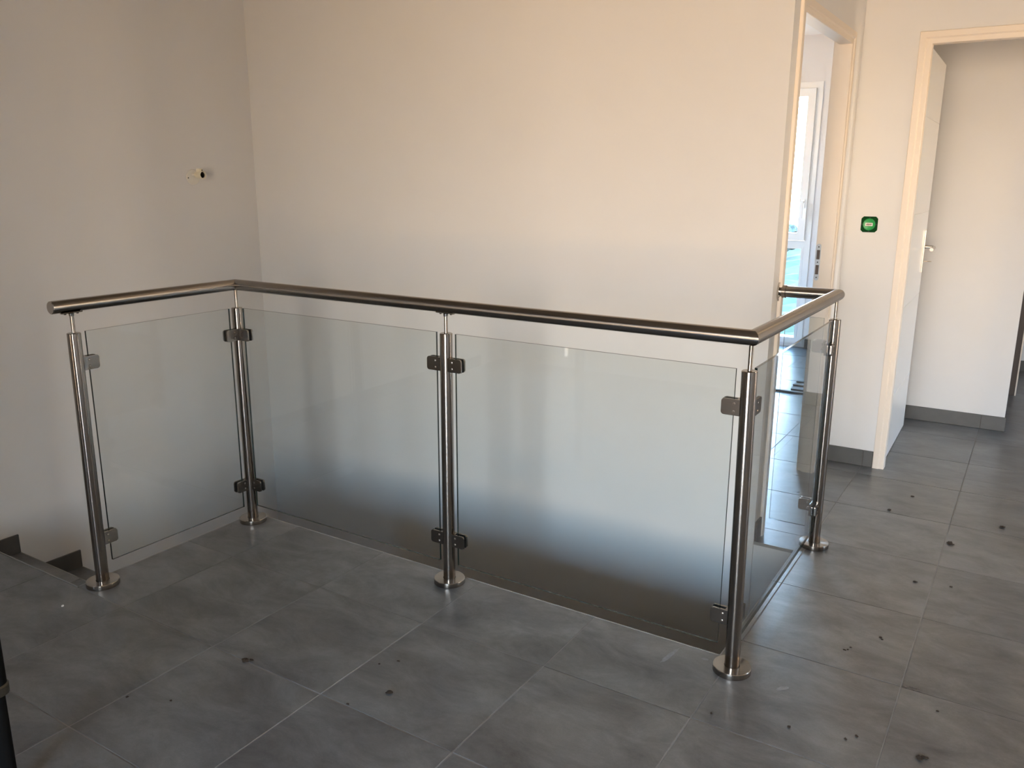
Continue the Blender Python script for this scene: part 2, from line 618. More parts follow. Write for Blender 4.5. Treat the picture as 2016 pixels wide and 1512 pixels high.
# turning steps and the lower flight under the railing
zt = -RISE * 3
corner = [(XL, YB), (XL, 0.28), (-2.06, 0.28)]
turn = [[(XL, 0.28), (HX0, 0.28), (XL, 0.75)], [(XL, 0.75), (HX0, 0.28), (-2.5, YB), (XL, YB)], [(-2.5, YB), (HX0, 0.28), (HX0, YB)]]
for k, poly in enumerate(turn):
    z = zt - RISE * (k + 1)
    sub(MB().prism([(x, y, z - 0.25) for x, y in poly], [(x, y, z) for x, y in poly]).build('turning_step', 'tile'), stairs)
for k in range(9):
    z = zt - RISE * (4 + k)
    x0 = HX0 + 0.25 * k
    if z - 0.01 > LOW:
        sub(MB().box(x0, x0 + 0.25, HY0, YB, max(z - 0.3, LOW), z).build('lower_step', 'tile'), stairs)

# ------------------------------------------------------------------ skirting on the landing level
SK, ST = 0.082, 0.009


def skirt(name, label, pieces):
    e = tag(empty(name, (pieces[0][0], pieces[0][2], 0)), label, kind='structure')
    for (x0, x1, y0, y1) in pieces:
        # dark mortar bed behind each tile shows in the joints
        if x1 - x0 > y1 - y0:
            bed = MB().box(x0, x1, y0 + 0.002, y1, 0.001, SK - 0.001)
        else:
            bed = MB().box(x0, x1 - 0.002, y0, y1, 0.001, SK - 0.001)
        sub(bed.build('mortar_bed', 'dark_frame'), e)
        g = 0.0012
        if x1 - x0 > y1 - y0:
            b_ = MB().box(x0 + g, x1 - g, y0, y1, 0.001, SK)
        else:
            b_ = MB().box(x0, x1, y0 + g, y1 - g, 0.001, SK)
        sub(link('skirting_tile', bevel(b_.mesh('skirting_tile', 'skirting'), 0.0012, 1)), e)
    return e


skirt('baseboard_corridor', 'dark grey skirting tiles under the green box',
      [(XE + ST, 0.002, Y2 - ST, Y2), (0.002, D2A - 0.001, Y2 - ST, Y2), (D2B + 0.001, 1.4, Y2 - ST, Y2), (1.4, XR, Y2 - ST, Y2)])
skirt('baseboard_end', 'short grey skirting tile at the wall end by the railing',
      [(XE, XE + ST, HYB, D1A - 0.001), (XE, XE + ST, D1B + 0.001, Y2)])
skirt('baseboard_inner', 'dark grey skirting tiles under the beige inner wall',
      [(XE, 0.002, 3.45 - ST, 3.45), (0.002, 0.452, 3.45 - ST, 3.45), (0.452, 0.567 + ST, 3.45 - ST, 3.45)])
skirt('baseboard_far', 'dark skirting tiles along the far corridor wall',
      [(XE + k * 0.45, XE + (k + 1) * 0.45, YFAR - ST, YFAR) for k in range(6)])
skirt('baseboard_window', 'grey skirting tiles under the tall window wall',
      [(-0.99, -0.74, YW - ST, YW), (-0.74, XE - WT, YW - ST, YW)])
skirt('baseboard_left', 'grey skirting tiles on the landing along the left wall',
      [(XL, XL + ST, YS - 0.45 * (k + 1), YS - 0.45 * k) for k in range(5)])

# ------------------------------------------------------------------ door frames
PROF = [(0.000, 0.000), (0.000, -0.010), (0.002, -0.013), (0.026, -0.013), (0.029, -0.010), (0.032, -0.008), (0.050, -0.008),
        (0.052, -0.006), (0.052, 0.046), (0.037, 0.046), (0.037, 0.070), (0.035, 0.073), (0.002, 0.073), (0.000, 0.071),
        (0.000, WT), (FW, WT), (FW, 0.000)]


def door_frame(parent, fn, a, b, h):
    """fn(along, depth, z) -> point"""
    L0 = [fn(a + s, d, 0.0) for s, d in PROF]
    L1 = [fn(a + s, d, h - s) for s, d in PROF]
    R1 = [fn(b - s, d, h - s) for s, d in PROF]
    R0 = [fn(b - s, d, 0.0) for s, d in PROF]
    for nm, p0, p1 in (('door_jamb', L0, L1), ('door_head', L1, R1), ('door_jamb', R1, R0)):
        sub(MB().prism(p0, p1).build(nm, 'frame_paint'), parent)


door1 = tag(empty('door_1', (XE, D1A, 0)), 'open doorway with cream frame and steel strike plate', kind='structure')
door_frame(door1, lambda s, d, z: (XE - d, s, z), D1A, D1B, D1H)
# strike plate on the far jamb
sp = MB()
yj = D1B - 0.052
ctr = XE - 0.0595
hp, wp = 0.084, 0.0115
loop = []
for k in range(9):
    a_ = math.pi * k / 8
    loop.append((ctr + wp * math.cos(a_), 1.016 + hp - wp + wp * math.sin(a_)))
for k in range(9):
    a_ = math.pi + math.pi * k / 8
    loop.append((ctr + wp * math.cos(a_), 1.016 - hp + wp + wp * math.sin(a_)))
yj = D1B - 0.037
plate = sub(sp.prism([(x, yj - 0.0015, z) for x, z in loop], [(x, yj + 0.002, z) for x, z in loop]).build('strike_plate', 'zinc'), door1)
plate['label'] = 'zinc strike plate with two latch recesses'
for (z0, z1) in ((1.029, 1.072), (0.960, 1.003)):
    sub(MB().box(ctr - 0.007, ctr + 0.007, yj - 0.0022, yj - 0.0010, z0, z1).build('latch_recess', 'dark_frame'), door1)
for zz in (1.086, 1.016, 0.946):
    sub(MB().lathe([(0.003, -0.003), (0.003, -0.0012)], 12, 'Y', (ctr, yj, zz)).build('screw', 'black_void'), door1)

door2 = tag(empty('door_2', (D2A, Y2, 0)), 'open white door with horizontal grooves, lever handle and cream frame', kind='structure')
door_frame(door2, lambda s, d, z: (s, Y2 + d, z), D2A, D2B, D2H)
# leaf, standing open into the corridor
LT, LL, LH = 0.040, 0.785, 1.972
gz = [0.325, 0.775, 1.225, 1.676]
out = [(0.0, 0.006)]
for z in gz:
    out += [(0.0, z - 0.002), (-0.0018, z - 0.0008), (-0.0018, z + 0.0008), (0.0, z + 0.002)]
out += [(0.0, LH), (-LT, LH)]
for z in reversed(gz):
    out += [(-LT, z + 0.002), (-LT + 0.0018, z + 0.0008), (-LT + 0.0018, z - 0.0008), (-LT, z - 0.002)]
out += [(-LT, 0.006)]
leaf = MB().prism([(x, 0.0, z) for x, z in out], [(x, LL, z) for x, z in out]).build('door_leaf', 'door_paint')
leaf.location = (0.086 - D2A, 0.080, 0)
leaf.rotation_euler = (0, 0, math.radians(0.9))
leaf.parent = door2
hy = LL - 0.058
for sx_, nm in ((1, 1), (-1, 0)):
    xf = 0.0 if sx_ > 0 else -LT
    bpm = bevel(MB().box(min(xf, xf + 0.008 * sx_), max(xf, xf + 0.008 * sx_), hy - 0.019, hy + 0.019, 0.895, 1.125).mesh('back_plate', 'steel_polished'), 0.002, 2)
    link('back_plate', bpm, leaf)
    # lever: a short neck, then a bar bending back towards the hinge
    cm = MB()
    pts = [Vector((xf + sx_ * 0.006, hy, 1.034)), Vector((xf + sx_ * 0.036, hy, 1.034)), Vector((xf + sx_ * 0.047, hy - 0.004, 1.033)),
           Vector((xf + sx_ * 0.053, hy - 0.016, 1.032)), Vector((xf + sx_ * 0.052, hy - 0.060, 1.030)), Vector((xf + sx_ * 0.050, hy - 0.118, 1.028))]
    rings = []
    for q, pnt in enumerate(pts):
        d_ = (pts[min(q + 1, len(pts) - 1)] - pts[max(q - 1, 0)]).normalized()
        s1 = d_.cross(Vector((0, 0, 1))).normalized()
        s2 = s1.cross(d_)
        rings.append([tuple(pnt + 0.0095 * (math.cos(2 * math.pi * k / 14) * s1 + math.sin(2 * math.pi * k / 14) * s2)) for k in range(14)])
    for A_, B_ in zip(rings, rings[1:]):
        cm.quads(A_ + B_, [(k, (k + 1) % 14, 14 + (k + 1) % 14, 14 + k) for k in range(14)])
    cm.quads(rings[0], [tuple(range(14))])
    cm.quads(rings[-1], [tuple(range(14))])
    cm.build('lever_handle', 'steel_polished', leaf, smooth=40)
key = MB()
key.box(0.006, 0.026, hy - 0.0015, hy + 0.0015, 0.9545, 0.9575)
key.lathe([(0.004, -0.0012), (0.011, -0.0012), (0.011, 0.0012), (0.004, 0.0012)], 20, 'Z', (0.036, hy, 0.956), caps=False)
key.build('key', 'brass_key', leaf)
for zz in (0.25, 1.05, 1.75):
    MB().lathe([(0.006, zz - 0.045), (0.006, zz + 0.045)], 14, 'Z', (0.004, -0.006, 0)).build('hinge', 'steel_polished', leaf, smooth=40)

# ------------------------------------------------------------------ tall window of the room
win = tag(empty('window_1', (ROOM_WINDOW[0], YW, 0)), 'narrow tall white window with opening sash over a fixed lower pane', kind='structure')
wx0, wx1, wz0, wz1 = ROOM_WINDOW


def ring_frame(x0, x1, z0, z1, t_, y0, y1):
    m_ = MB()
    m_.prism([(x0, y0, z0), (x0 + t_, y0, z0 + t_), (x0 + t_, y0, z1 - t_), (x0, y0, z1)], [(x0, y1, z0), (x0 + t_, y1, z0 + t_), (x0 + t_, y1, z1 - t_), (x0, y1, z1)])
    m_.prism([(x0, y0, z1), (x0 + t_, y0, z1 - t_), (x1 - t_, y0, z1 - t_), (x1, y0, z1)], [(x0, y1, z1), (x0 + t_, y1, z1 - t_), (x1 - t_, y1, z1 - t_), (x1, y1, z1)])
    m_.prism([(x1, y0, z1), (x1 - t_, y0, z1 - t_), (x1 - t_, y0, z0 + t_), (x1, y0, z0)], [(x1, y1, z1), (x1 - t_, y1, z1 - t_), (x1 - t_, y1, z0 + t_), (x1, y1, z0)])
    m_.prism([(x1, y0, z0), (x1 - t_, y0, z0 + t_), (x0 + t_, y0, z0 + t_), (x0, y0, z0)], [(x1, y1, z0), (x1 - t_, y1, z0 + t_), (x0 + t_, y1, z0 + t_), (x0, y1, z0)])
    return m_


sub(ring_frame(wx0, wx1, wz0, wz1, 0.047, YW - 0.008, YW + 0.10).build('window_frame', 'window_pvc'), win)
sub(MB().box(wx0 + 0.047, wx1 - 0.047, YW, YW + 0.09, 0.845, 0.893).build('transom', 'window_pvc'), win)
sub(ring_frame(wx0 + 0.049, wx1 - 0.049, 0.897, wz1 - 0.049, 0.060, YW - 0.022, YW + 0.06).build('sash', 'window_pvc'), win)
sub(MB().box(wx0 + 0.105, wx1 - 0.105, YW + 0.018, YW + 0.024, 0.955, wz1 - 0.107).build('pane', 'window_glass'), win)
sub(ring_frame(wx0 + 0.049, wx1 - 0.049, wz0 + 0.02, 0.847, 0.020, YW - 0.004, YW + 0.05).build('glazing_bead', 'window_pvc'), win)
sub(MB().box(wx0 + 0.06, wx1 - 0.06, YW + 0.018, YW + 0.024, wz0 + 0.035, 0.832).build('pane', 'window_glass'), win)
hnd = MB()
hx = wx1 - 0.079
hnd.box(hx - 0.014, hx + 0.014, YW - 0.032, YW - 0.022, 1.16, 1.23)
hnd.box(hx - 0.009, hx + 0.009, YW - 0.062, YW - 0.030, 1.20, 1.216)
hnd.box(hx - 0.010, hx + 0.010, YW - 0.066, YW - 0.052, 1.08, 1.216)
sub(link('window_handle', bevel(hnd.mesh('window_handle', 'window_pvc'), 0.003, 2)), win)

# windows behind and beside the camera that light the place
wn = 2
for (a, b, c, d, yy) in REAR_WINDOWS:
    e = tag(empty('window_%d' % wn, (a, yy, 0)), 'white glazed double door in the rear wall of the landing', kind='structure')
    sub(ring_frame(a, b, c, d, 0.06, yy - 0.08, yy - 0.01).build('window_frame', 'window_pvc'), e)
    mid = (a + b) / 2
    sub(MB().box(mid - 0.05, mid + 0.05, yy - 0.08, yy - 0.01, c + 0.06, d - 0.06).build('mullion', 'window_pvc'), e)
    for (p0, p1) in ((a + 0.06, mid - 0.05), (mid + 0.05, b - 0.06)):
        sub(MB().box(p0, p1, yy - 0.05, yy - 0.045, c + 0.06, d - 0.06).build('pane', 'window_glass'), e)
    wn += 1
for (a, b, c, d), wx in ((RIGHT_WINDOW, XR), (FAR_WINDOW, XR), (SIDE_WINDOW, XL - 0.09)):
    e = tag(empty('window_%d' % wn, (wx, a, c)), 'white framed window in an outer wall', kind='structure')
    m_ = MB()
    for (p0, p1, q0, q1) in ((a, b, c, c + 0.06), (a, b, d - 0.06, d), (a, a + 0.06, c + 0.06, d - 0.06), (b - 0.06, b, c + 0.06, d - 0.06), ((a + b) / 2 - 0.05, (a + b) / 2 + 0.05, c + 0.06, d - 0.06)):
        m_.box(wx + 0.01, wx + 0.08, p0, p1, q0, q1)
    sub(m_.build('window_frame', 'window_pvc'), e)
    sub(MB().box(wx + 0.045, wx + 0.05, a + 0.06, b - 0.06, c + 0.06, d - 0.06).build('pane', 'window_glass'), e)
    wn += 1

# ------------------------------------------------------------------ outside the room window: a grassy bank and shrubs
bm = bmesh.new()
nx, ny = 60, 60
rows = []
for j in range(ny + 1):
    y = YW + 0.27 + (j / ny) ** 1.6 * 16
    row = []
    for i in range(nx + 1):
        x = -9 + i / nx * 12
        dist = y - YW - 0.27
        z = -0.16 + 0.13 * min(dist, 5.0) - 0.08 * max(0.0, dist - 5.0) + random.uniform(-0.03, 0.03) * min(1, 0.3 + dist)
        row.append(bm.verts.new((x, y, z)))
    rows.append(row)
for j in range(ny):
    for i in range(nx):
        bm.faces.new((rows[j][i], rows[j][i + 1], rows[j + 1][i + 1], rows[j + 1][i]))
me = bpy.data.meshes.new('grass_bank')
bm.to_mesh(me)
bm.free()
me.materials.append(MATS['grass'])
gb = tag(link('grass_bank', me), 'pale green grass bank rising outside the tall window', 'grass', kind='stuff')
for k in range(5):
    x = -4.6 + k * 0.75
    y = YW + 3.9 + (k % 2) * 0.5
    bm = bmesh.new()
    bmesh.ops.create_icosphere(bm, subdivisions=4, radius=0.22)
    for v in bm.verts:
        v.co *= 1 + random.uniform(-0.16, 0.16)
        v.co.z *= 0.8
    me = bpy.data.meshes.new('shrub')
    bm.to_mesh(me)
    bm.free()
    me.materials.append(MATS['shrub'])
    tag(link('shrub', me, None, (x, y, -0.16 + 0.13 * (y - YW - 0.27) + 0.25)), 'low grey-green shrub on the grass bank outside the window', 'shrub', 'shrubs on the grass bank')

# ------------------------------------------------------------------ the glass railing
rail = tag(empty('glass_railing', (0.016, 0.2805, 0)), 'stainless steel railing with clear glass panels around the stairwell', 'railing')
HZ, HR = 0.980, 0.0212                    # handrail axis height and radius
PR = 0.0212                               # post radius
PT = 0.891                                # post top
#           base            top
POSTS = [((-2.004, -0.392), (-2.014, -0.382)), ((-2.004, 0.276), (-2.018, 0.284)), ((-0.994, 0.277), (-0.998, 0.284)),
         ((0.0225, 0.274), (0.0105, 0.278)), ((0.0215, 1.284), (0.0185, 1.294))]


def along(k, z):
    (bx, by), (tx, ty) = POSTS[k]
    q = z / PT
    return Vector((bx + (tx - bx) * q, by + (ty - by) * q, z))


post_me = MB().lathe([(PR - 0.001, 0.004), (PR, 0.006), (PR, PT - 0.0015), (PR - 0.0015, PT)], 40).mesh('post', 'steel', 35)
pin_me = MB().lathe([(0.0075, 0.0), (0.0060, 0.005), (0.0060, HZ - HR - PT + 0.004)], 20).mesh('pin', 'steel_plain', 35)
flange_me = MB().lathe([(0.0225, 0.0005), (0.0535, 0.0005), (0.0545, 0.002), (0.0545, 0.017), (0.053, 0.019), (0.0225, 0.019)], 48, caps=False).mesh('base_flange', 'steel', 35)
saddle = MB()
for k in range(8):
    pass
sv, sf = [], []
for i_, xx in enumerate((-0.032, 0.032)):
    for (rr_, sgn) in ((HR + 0.0005, 0), (HR + 0.0035, 1)):
        for k in range(9):
            a_ = math.radians(-90 - 32 + 8 * k)
            sv.append((xx, rr_ * math.cos(a_), HZ + rr_ * math.sin(a_)))
for k in range(8):
    sf += [(k, k + 1, 18 + k + 1, 18 + k), (9 + k, 9 + k + 1, 27 + k + 1, 27 + k), (k, k + 1, 9 + k + 1, 9 + k), (18 + k, 18 + k + 1, 27 + k + 1, 27 + k)]
sf += [(0, 9, 27, 18), (8, 17, 35, 26)]
saddle = MB().quads(sv, sf)
for xx in (-0.021, 0.021):
    saddle.lathe([(0.0035, HZ - HR - 0.0060), (0.0045, HZ - HR - 0.0045), (0.0045, HZ - HR - 0.001)], 12, 'Z', (xx, 0, 0))
saddle.lathe([(0.0075, HZ - HR - 0.012), (0.0085, HZ - HR - 0.003)], 16)
saddle_me = saddle.mesh('saddle_bracket', 'steel_plain', 35)

for k, ((bx, by), (tx, ty)) in enumerate(POSTS):
    d_ = Vector((tx - bx, ty - by, PT)).normalized()
    rot = Vector((0, 0, 1)).rotation_difference(d_).to_euler()
    po = link('post', post_me, None, (bx, by, 0), rot)
    sub(po, rail)
    base = link('base_flange', flange_me, None)
    pin = link('pin', pin_me, None, (tx, ty, PT - 0.002))
    sad = None
    if k in (0, 2):
        sad = link('saddle_bracket', saddle_me, None, (tx, ty, 0), (0, 0, math.pi / 2 if k == 0 else 0))
    bpy.context.view_layer.update()
    base.location = (bx, by, 0)
    for o in (base, pin, sad):
        if o:
            o.parent = po
            o.matrix_parent_inverse = po.matrix_world.inverted()

# handrail: straight tubes with mitred corners
RP = [Vector((-2.021, -0.4420, HZ)), Vector((-2.021, 0.288, HZ)), Vector((0.0125, 0.278, HZ)), Vector((0.0195, 1.288, HZ)), Vector((XE + 0.004, 1.283, HZ))]
NS = 48
for q in range(4):
    A_, B_ = RP[q], RP[q + 1]
    d_ = (B_ - A_).normalized()
    s1 = d_.cross(Vector((0, 0, 1))).normalized()
    s2 = s1.cross(d_)

    def ring(P, nrm):
        res = []
        for k in range(NS):
            a_ = 2 * math.pi * k / NS
            o_ = HR * (math.cos(a_) * s1 + math.sin(a_) * s2)
            t_ = -(o_.dot(nrm)) / d_.dot(nrm)
            res.append(tuple(P + o_ + t_ * d_))
        return res

    n0 = d_ if q == 0 else (d_ + (RP[q] - RP[q - 1]).normalized()).normalized()
    n1 = d_ if q == 3 else (d_ + (RP[q + 2] - RP[q + 1]).normalized()).normalized()
    o = MB().prism(ring(A_, n0), ring(B_, n1)).build('handrail', 'steel_y' if q % 2 == 0 else 'steel_x', None, 35)
    sub(o, rail)
    if q == 0:
        cap = MB().lathe([(0.010, -0.0030), (HR - 0.002, -0.0026), (HR, -0.0010), (HR, 0.001)], 40, 'Y', tuple(A_)).build('end_cap', 'steel_polished', None, 35)
        sub(cap, o)
        cap.matrix_parent_inverse = Matrix.Identity(4)
        cap.matrix_parent_inverse = Matrix.Identity(4)
    if q == 3:
        fl = MB()
        fl.lathe([(0.022, 0.0), (0.040, 0.0), (0.040, 0.005), (0.039, 0.006), (0.022, 0.006)], 40, 'X', (XE + 0.0005, B_.y, HZ), caps=False)
        wf = sub(fl.build('wall_flange', 'steel_polished', None, 35), rail)
        c_ = MB().lathe([(HR + 0.0005, 0.006), (HR + 0.0030, 0.006), (HR + 0.0030, 0.025), (HR + 0.0005, 0.026)], 40, 'X', (XE + 0.0005, B_.y, HZ), caps=False)
        sub(c_.build('flange_collar', 'steel_x', None, 35), rail)
        for a_ in (math.radians(90), math.radians(210), math.radians(330)):
            sc_ = MB().lathe([(0.0045, 0.006), (0.0045, 0.0075), (0.003, 0.009)], 14, 'X', (XE + 0.0005, B_.y + 0.031 * math.cos(a_), HZ + 0.031 * math.sin(a_)))
            sub(sc_.build('screw', 'steel_polished', None, 35), rail)

# glass panels
GT = 0.004
GZ0, GZ1 = 0.073, 0.892


def pane(x0, y0, x1, y1):
    A_, B_ = Vector((x0, y0, 0)), Vector((x1, y1, 0))
    n_v = (B_ - A_).normalized().cross(Vector((0, 0, 1))) * GT
    v = []
    for z in (GZ0, GZ1):
        for P in (A_ + n_v, B_ + n_v, B_ - n_v, A_ - n_v):
            v.append((P.x, P.y, z))
    m_ = MB()
    m_.quads(v, [(0, 1, 5, 4), (2, 3, 7, 6)], 0)
    m_.quads(v, [(0, 3, 2, 1), (4, 5, 6, 7), (1, 2, 6, 5), (3, 0, 4, 7)], 1)
    bm_ = m_.mesh('glass_panel', ['glass', 'glass_edge'])
    b_ = bmesh.new()
    b_.from_mesh(bm_)
    bmesh.ops.remove_doubles(b_, verts=b_.verts, dist=1e-6)
    bmesh.ops.recalc_face_normals(b_, faces=b_.faces)
    b_.to_mesh(bm_)
    b_.free()
    return sub(link('glass_panel', bm_), rail)


pane(-2.012, -0.344, -2.012, 0.240)
pane(-1.978, 0.2805, -1.034, 0.2805)
pane(-0.957, 0.2805, -0.026, 0.2805)
pane(0.0165, 0.316, 0.0165, 1.246)
pane(-0.018, 1.288, -0.157, 1.288)

# glass clamps: two rounded plates on a root that hugs the post, rubber between, two screws
CW, CH, CT = 0.045, 0.046, 0.013          # reach past the post axis to tip, height, half thickness
CTIP = 0.070


def clamp_meshes():
    def dplate(y0, y1):
        r_ = 0.009
        pts = [(0.014, -CH / 2)]
        for k in range(6):
            a_ = -math.pi / 2 + math.pi / 2 * k / 5
            pts.append((CTIP - r_ + r_ * math.cos(a_), -CH / 2 + r_ + r_ * math.sin(a_)))
        for k in range(6):
            a_ = math.pi / 2 * k / 5
            pts.append((CTIP - r_ + r_ * math.cos(a_), CH / 2 - r_ + r_ * math.sin(a_)))
        pts.append((0.014, CH / 2))
        return [(x, y0, z) for x, z in pts], [(x, y1, z) for x, z in pts]

    m_ = MB()
    for sgn in (1, -1):
        a_, b_ = dplate(sgn * 0.0065, sgn * CT)
        m_.prism(a_, b_)
    m_.box(0.014, 0.0285, -0.0065, 0.0065, -CH / 2, CH / 2)
    body = bevel(m_.mesh('glass_clamp', 'steel_plain'), 0.0012, 2)
    g = MB()
    for sgn in (1, -1):
        g.box(0.029, CTIP - 0.003, sgn * 0.0042, sgn * 0.0064, -CH / 2 + 0.001, CH / 2 - 0.001)
    gask = g.mesh('gasket', 'rubber')
    scr = MB().lathe([(0.0022, 0.0), (0.0040, 0.0), (0.0040, 0.0006), (0.0024, 0.0008)], 14, 'Y', mi=0, caps=False).lathe([(0.0024, 0.0), (0.0024, 0.0012), (0.0010, 0.0018)], 14, 'Y', mi=1).mesh('screw', ['dark_frame', 'steel_polished'])  # outer ring coloured dark for the shade in the countersink
    return body, gask, scr


c_body, c_gask, c_scr = clamp_meshes()
SIDES = {0: [(0, 1)], 1: [(0, -1), (1, 0)], 2: [(-1, 0), (1, 0)], 3: [(-1, 0), (0, 1)], 4: [(0, -1), (-1, 0)]}
for k, dirs in SIDES.items():
    for (dx, dy) in dirs:
        for z in (0.787, 0.165):
            P = along(k, z)
            if dx:
                P.y = 0.2805 if k < 4 else 1.288
            else:
                P.x = -2.012 if k < 2 else 0.0165
            ang = math.atan2(dy, dx)
            body = link('glass_clamp', c_body, None, P, (0, 0, ang))
            sub(body, rail)
            link('gasket', c_gask, body)
            for sgn in (1, -1):
                for dz in (-0.011, 0.011):
                    link('screw', c_scr, body, (0.034, sgn * CT, dz), (0, 0, 0 if sgn > 0 else math.pi))

# ------------------------------------------------------------------ bare lamp holder on the left wall
lamp = tag(empty('lamp_holder', (XL, 0.806, 1.39)), 'bare white lamp holder plugged into a round wall plate', 'lamp holder')
sub(MB().lathe([(0.037, 0.0), (0.037, 0.002), (0.034, 0.005), (0.004, 0.006)], 40, 'X', (XL, 0.806, 1.388)).build('wall_plate', 'plate_white', None, 35), lamp)
sub(link('plug_pin', bevel(MB().box(XL + 0.005, XL + 0.034, 0.798, 0.814, 1.394, 1.402).mesh('plug_pin', 'plate_white'), 0.002, 2)), lamp)
hm = MB()
hm.lathe([(0.010, 0.030), (0.015, 0.032), (0.0155, 0.046), (0.0180, 0.050), (0.0185, 0.078), (0.0170, 0.079), (0.0150, 0.078), (0.0145, 0.050), (0.003, 0.049)], 36, 'X', (XL, 0.806, 1.398))
ho = sub(hm.build('socket', 'holder_cream', None, 35), lamp)
sub(MB().lathe([(0.0142, 0.051), (0.0142, 0.070), (0.0135, 0.070), (0.0135, 0.0525), (0.002, 0.0525)], 30, 'X', (XL, 0.806, 1.398), caps=False).build('socket_shell', 'black_void', None, 35), lamp)
sub(link('terminal_block', bevel(MB().box(XL + 0.040, XL + 0.066, 0.797, 0.815, 1.411, 1.427).mesh('terminal_block', 'holder_cream'), 0.002, 2)), lamp)
sub(MB().lathe([(0.003, 0.066), (0.003, 0.0668)], 12, 'X', (XL, 0.811, 1.420)).build('terminal_screw', 'black_void'), lamp)
sub(MB().lathe([(0.003, 0.0055), (0.003, 0.0066)], 12, 'X', (XL, 0.776, 1.384)).build('plate_screw', 'black_void'), lamp)

# ------------------------------------------------------------------ unseen lamp added to warm the right side of the landing
BX, BY, BZ = 1.30, 1.55, 2.22
bulb = tag(empty('fill_lamp', (BX, BY, BZ)), 'white cone lamp added out of view as warm fill light for the landing', 'lamp')
sub(MB().lathe([(0.003, 0.065), (0.003, CEIL - BZ)], 10, 'Z', (BX, BY, BZ)).build('cord', 'black_paint'), bulb)
sub(MB().lathe([(0.015, 0.030), (0.017, 0.034), (0.017, 0.065), (0.010, 0.072)], 24, 'Z', (BX, BY, BZ)).build('socket', 'black_paint', None, 35), bulb)
gl_ = MB().lathe([(0.002, -0.038), (0.016, -0.034), (0.027, -0.022), (0.031, -0.006), (0.028, 0.010), (0.018, 0.028), (0.014, 0.034)], 28, 'Z', (BX, BY, BZ))
m, t, p = new_mat('fill_glow')
p.inputs['Base Color'].default_value = (0.9, 0.85, 0.75, 1)
p.inputs['Emission Color'].default_value = (1.0, 0.72, 0.42, 1)
p.inputs['Emission Strength'].default_value = 175.0
sub(gl_.build('bulb_glass', 'fill_glow', None, 60), bulb)

sub(MB().lathe([(0.020, 0.068), (0.045, 0.062), (0.150, -0.045), (0.148, -0.047), (0.044, 0.058), (0.020, 0.064)], 40, 'Z', (BX, BY, BZ), caps=False).build('lamp_shade', 'plate_white', None, 35), bulb)  # shade added to keep the fill light off the left wall

# ------------------------------------------------------------------ green electrical box in the wall
gx, gzc = -0.080, 1.183
box = tag(empty('electrical_box', (gx, Y2, gzc)), 'green square flush electrical box with round lid on the cream wall', 'electrical box')
h = 0.0365
o8 = [(-h + 0.010, -h), (h - 0.010, -h), (h, -h + 0.010), (h, h - 0.010), (h - 0.010, h), (-h + 0.010, h), (-h, h - 0.010), (-h, -h + 0.010)]
sub(MB().prism([(gx + x, Y2 - 0.003, gzc + z) for x, z in o8], [(gx + x, Y2 + 0.001, gzc + z) for x, z in o8]).build('box_body', 'green_dark'), box)
sub(MB().lathe([(0.0275, -0.003), (0.0275, -0.008), (0.0262, -0.009), (0.0240, -0.008), (0.001, -0.008)], 40, 'Y', (gx, Y2, gzc), caps=False).build('lid', 'green_lid', None, 35), box)
sub(MB().box(gx - 0.016, gx + 0.016, Y2 - 0.0088, Y2 - 0.0081, gzc - 0.007, gzc + 0.007).build('sticker', 'plate_white'), box)
sub(MB().box(gx - 0.0125, gx + 0.0125, Y2 - 0.0090, Y2 - 0.0088, gzc - 0.0042, gzc + 0.0040).build('sticker_print', 'sticker'), box)
for (sx_, sz_) in ((-1, 0), (1, 0), (0, 1), (0, -1)):
    sub(MB().box(gx + sx_ * 0.0315 - 0.003, gx + sx_ * 0.0315 + 0.003, Y2 - 0.0038, Y2 - 0.0030, gzc + sz_ * 0.0315 - 0.003, gzc + sz_ * 0.0315 + 0.003).build('screw_slot', 'black_void'), box)

# ------------------------------------------------------------------ black pole standing near the viewer
PX, PY = -1.2215, -1.113
pole = tag(empty('black_pole', (PX, PY, 0)), 'black telescopic pole with a dark metal collar on the tiled landing', 'pole')
sub(MB().lathe([(0.017, 0.0005), (0.017, 0.40)], 28, 'Z', (PX, PY, 0)).build('lower_tube', 'black_paint', None, 35), pole)
sub(MB().lathe([(0.0172, 0.262), (0.0275, 0.264), (0.0275, 0.284), (0.0245, 0.288)], 28, 'Z', (PX, PY, 0), caps=False).build('collar', 'collar_metal', None, 35), pole)
sub(MB().lathe([(0.0172, 0.284), (0.0240, 0.285), (0.0240, 1.05), (0.010, 1.06)], 28, 'Z', (PX, PY, 0)).build('upper_tube', 'black_paint', None, 35), pole)

# ------------------------------------------------------------------ narrow dark door post far down the corridor
dp = tag(empty('door_3', (0.573, 4.43, 0)), 'narrow dark brown door post with pale edge far in the corridor', kind='structure')
sub(MB().box(0.540, 0.590, 4.43, 4.53, 0, 2.05).build('door_jamb', 'dark_frame'), dp)
sub(MB().box(0.590, 0.598, 4.425, 4.535, 0, 2.05).build('edge_strip', 'frame_paint'), dp)

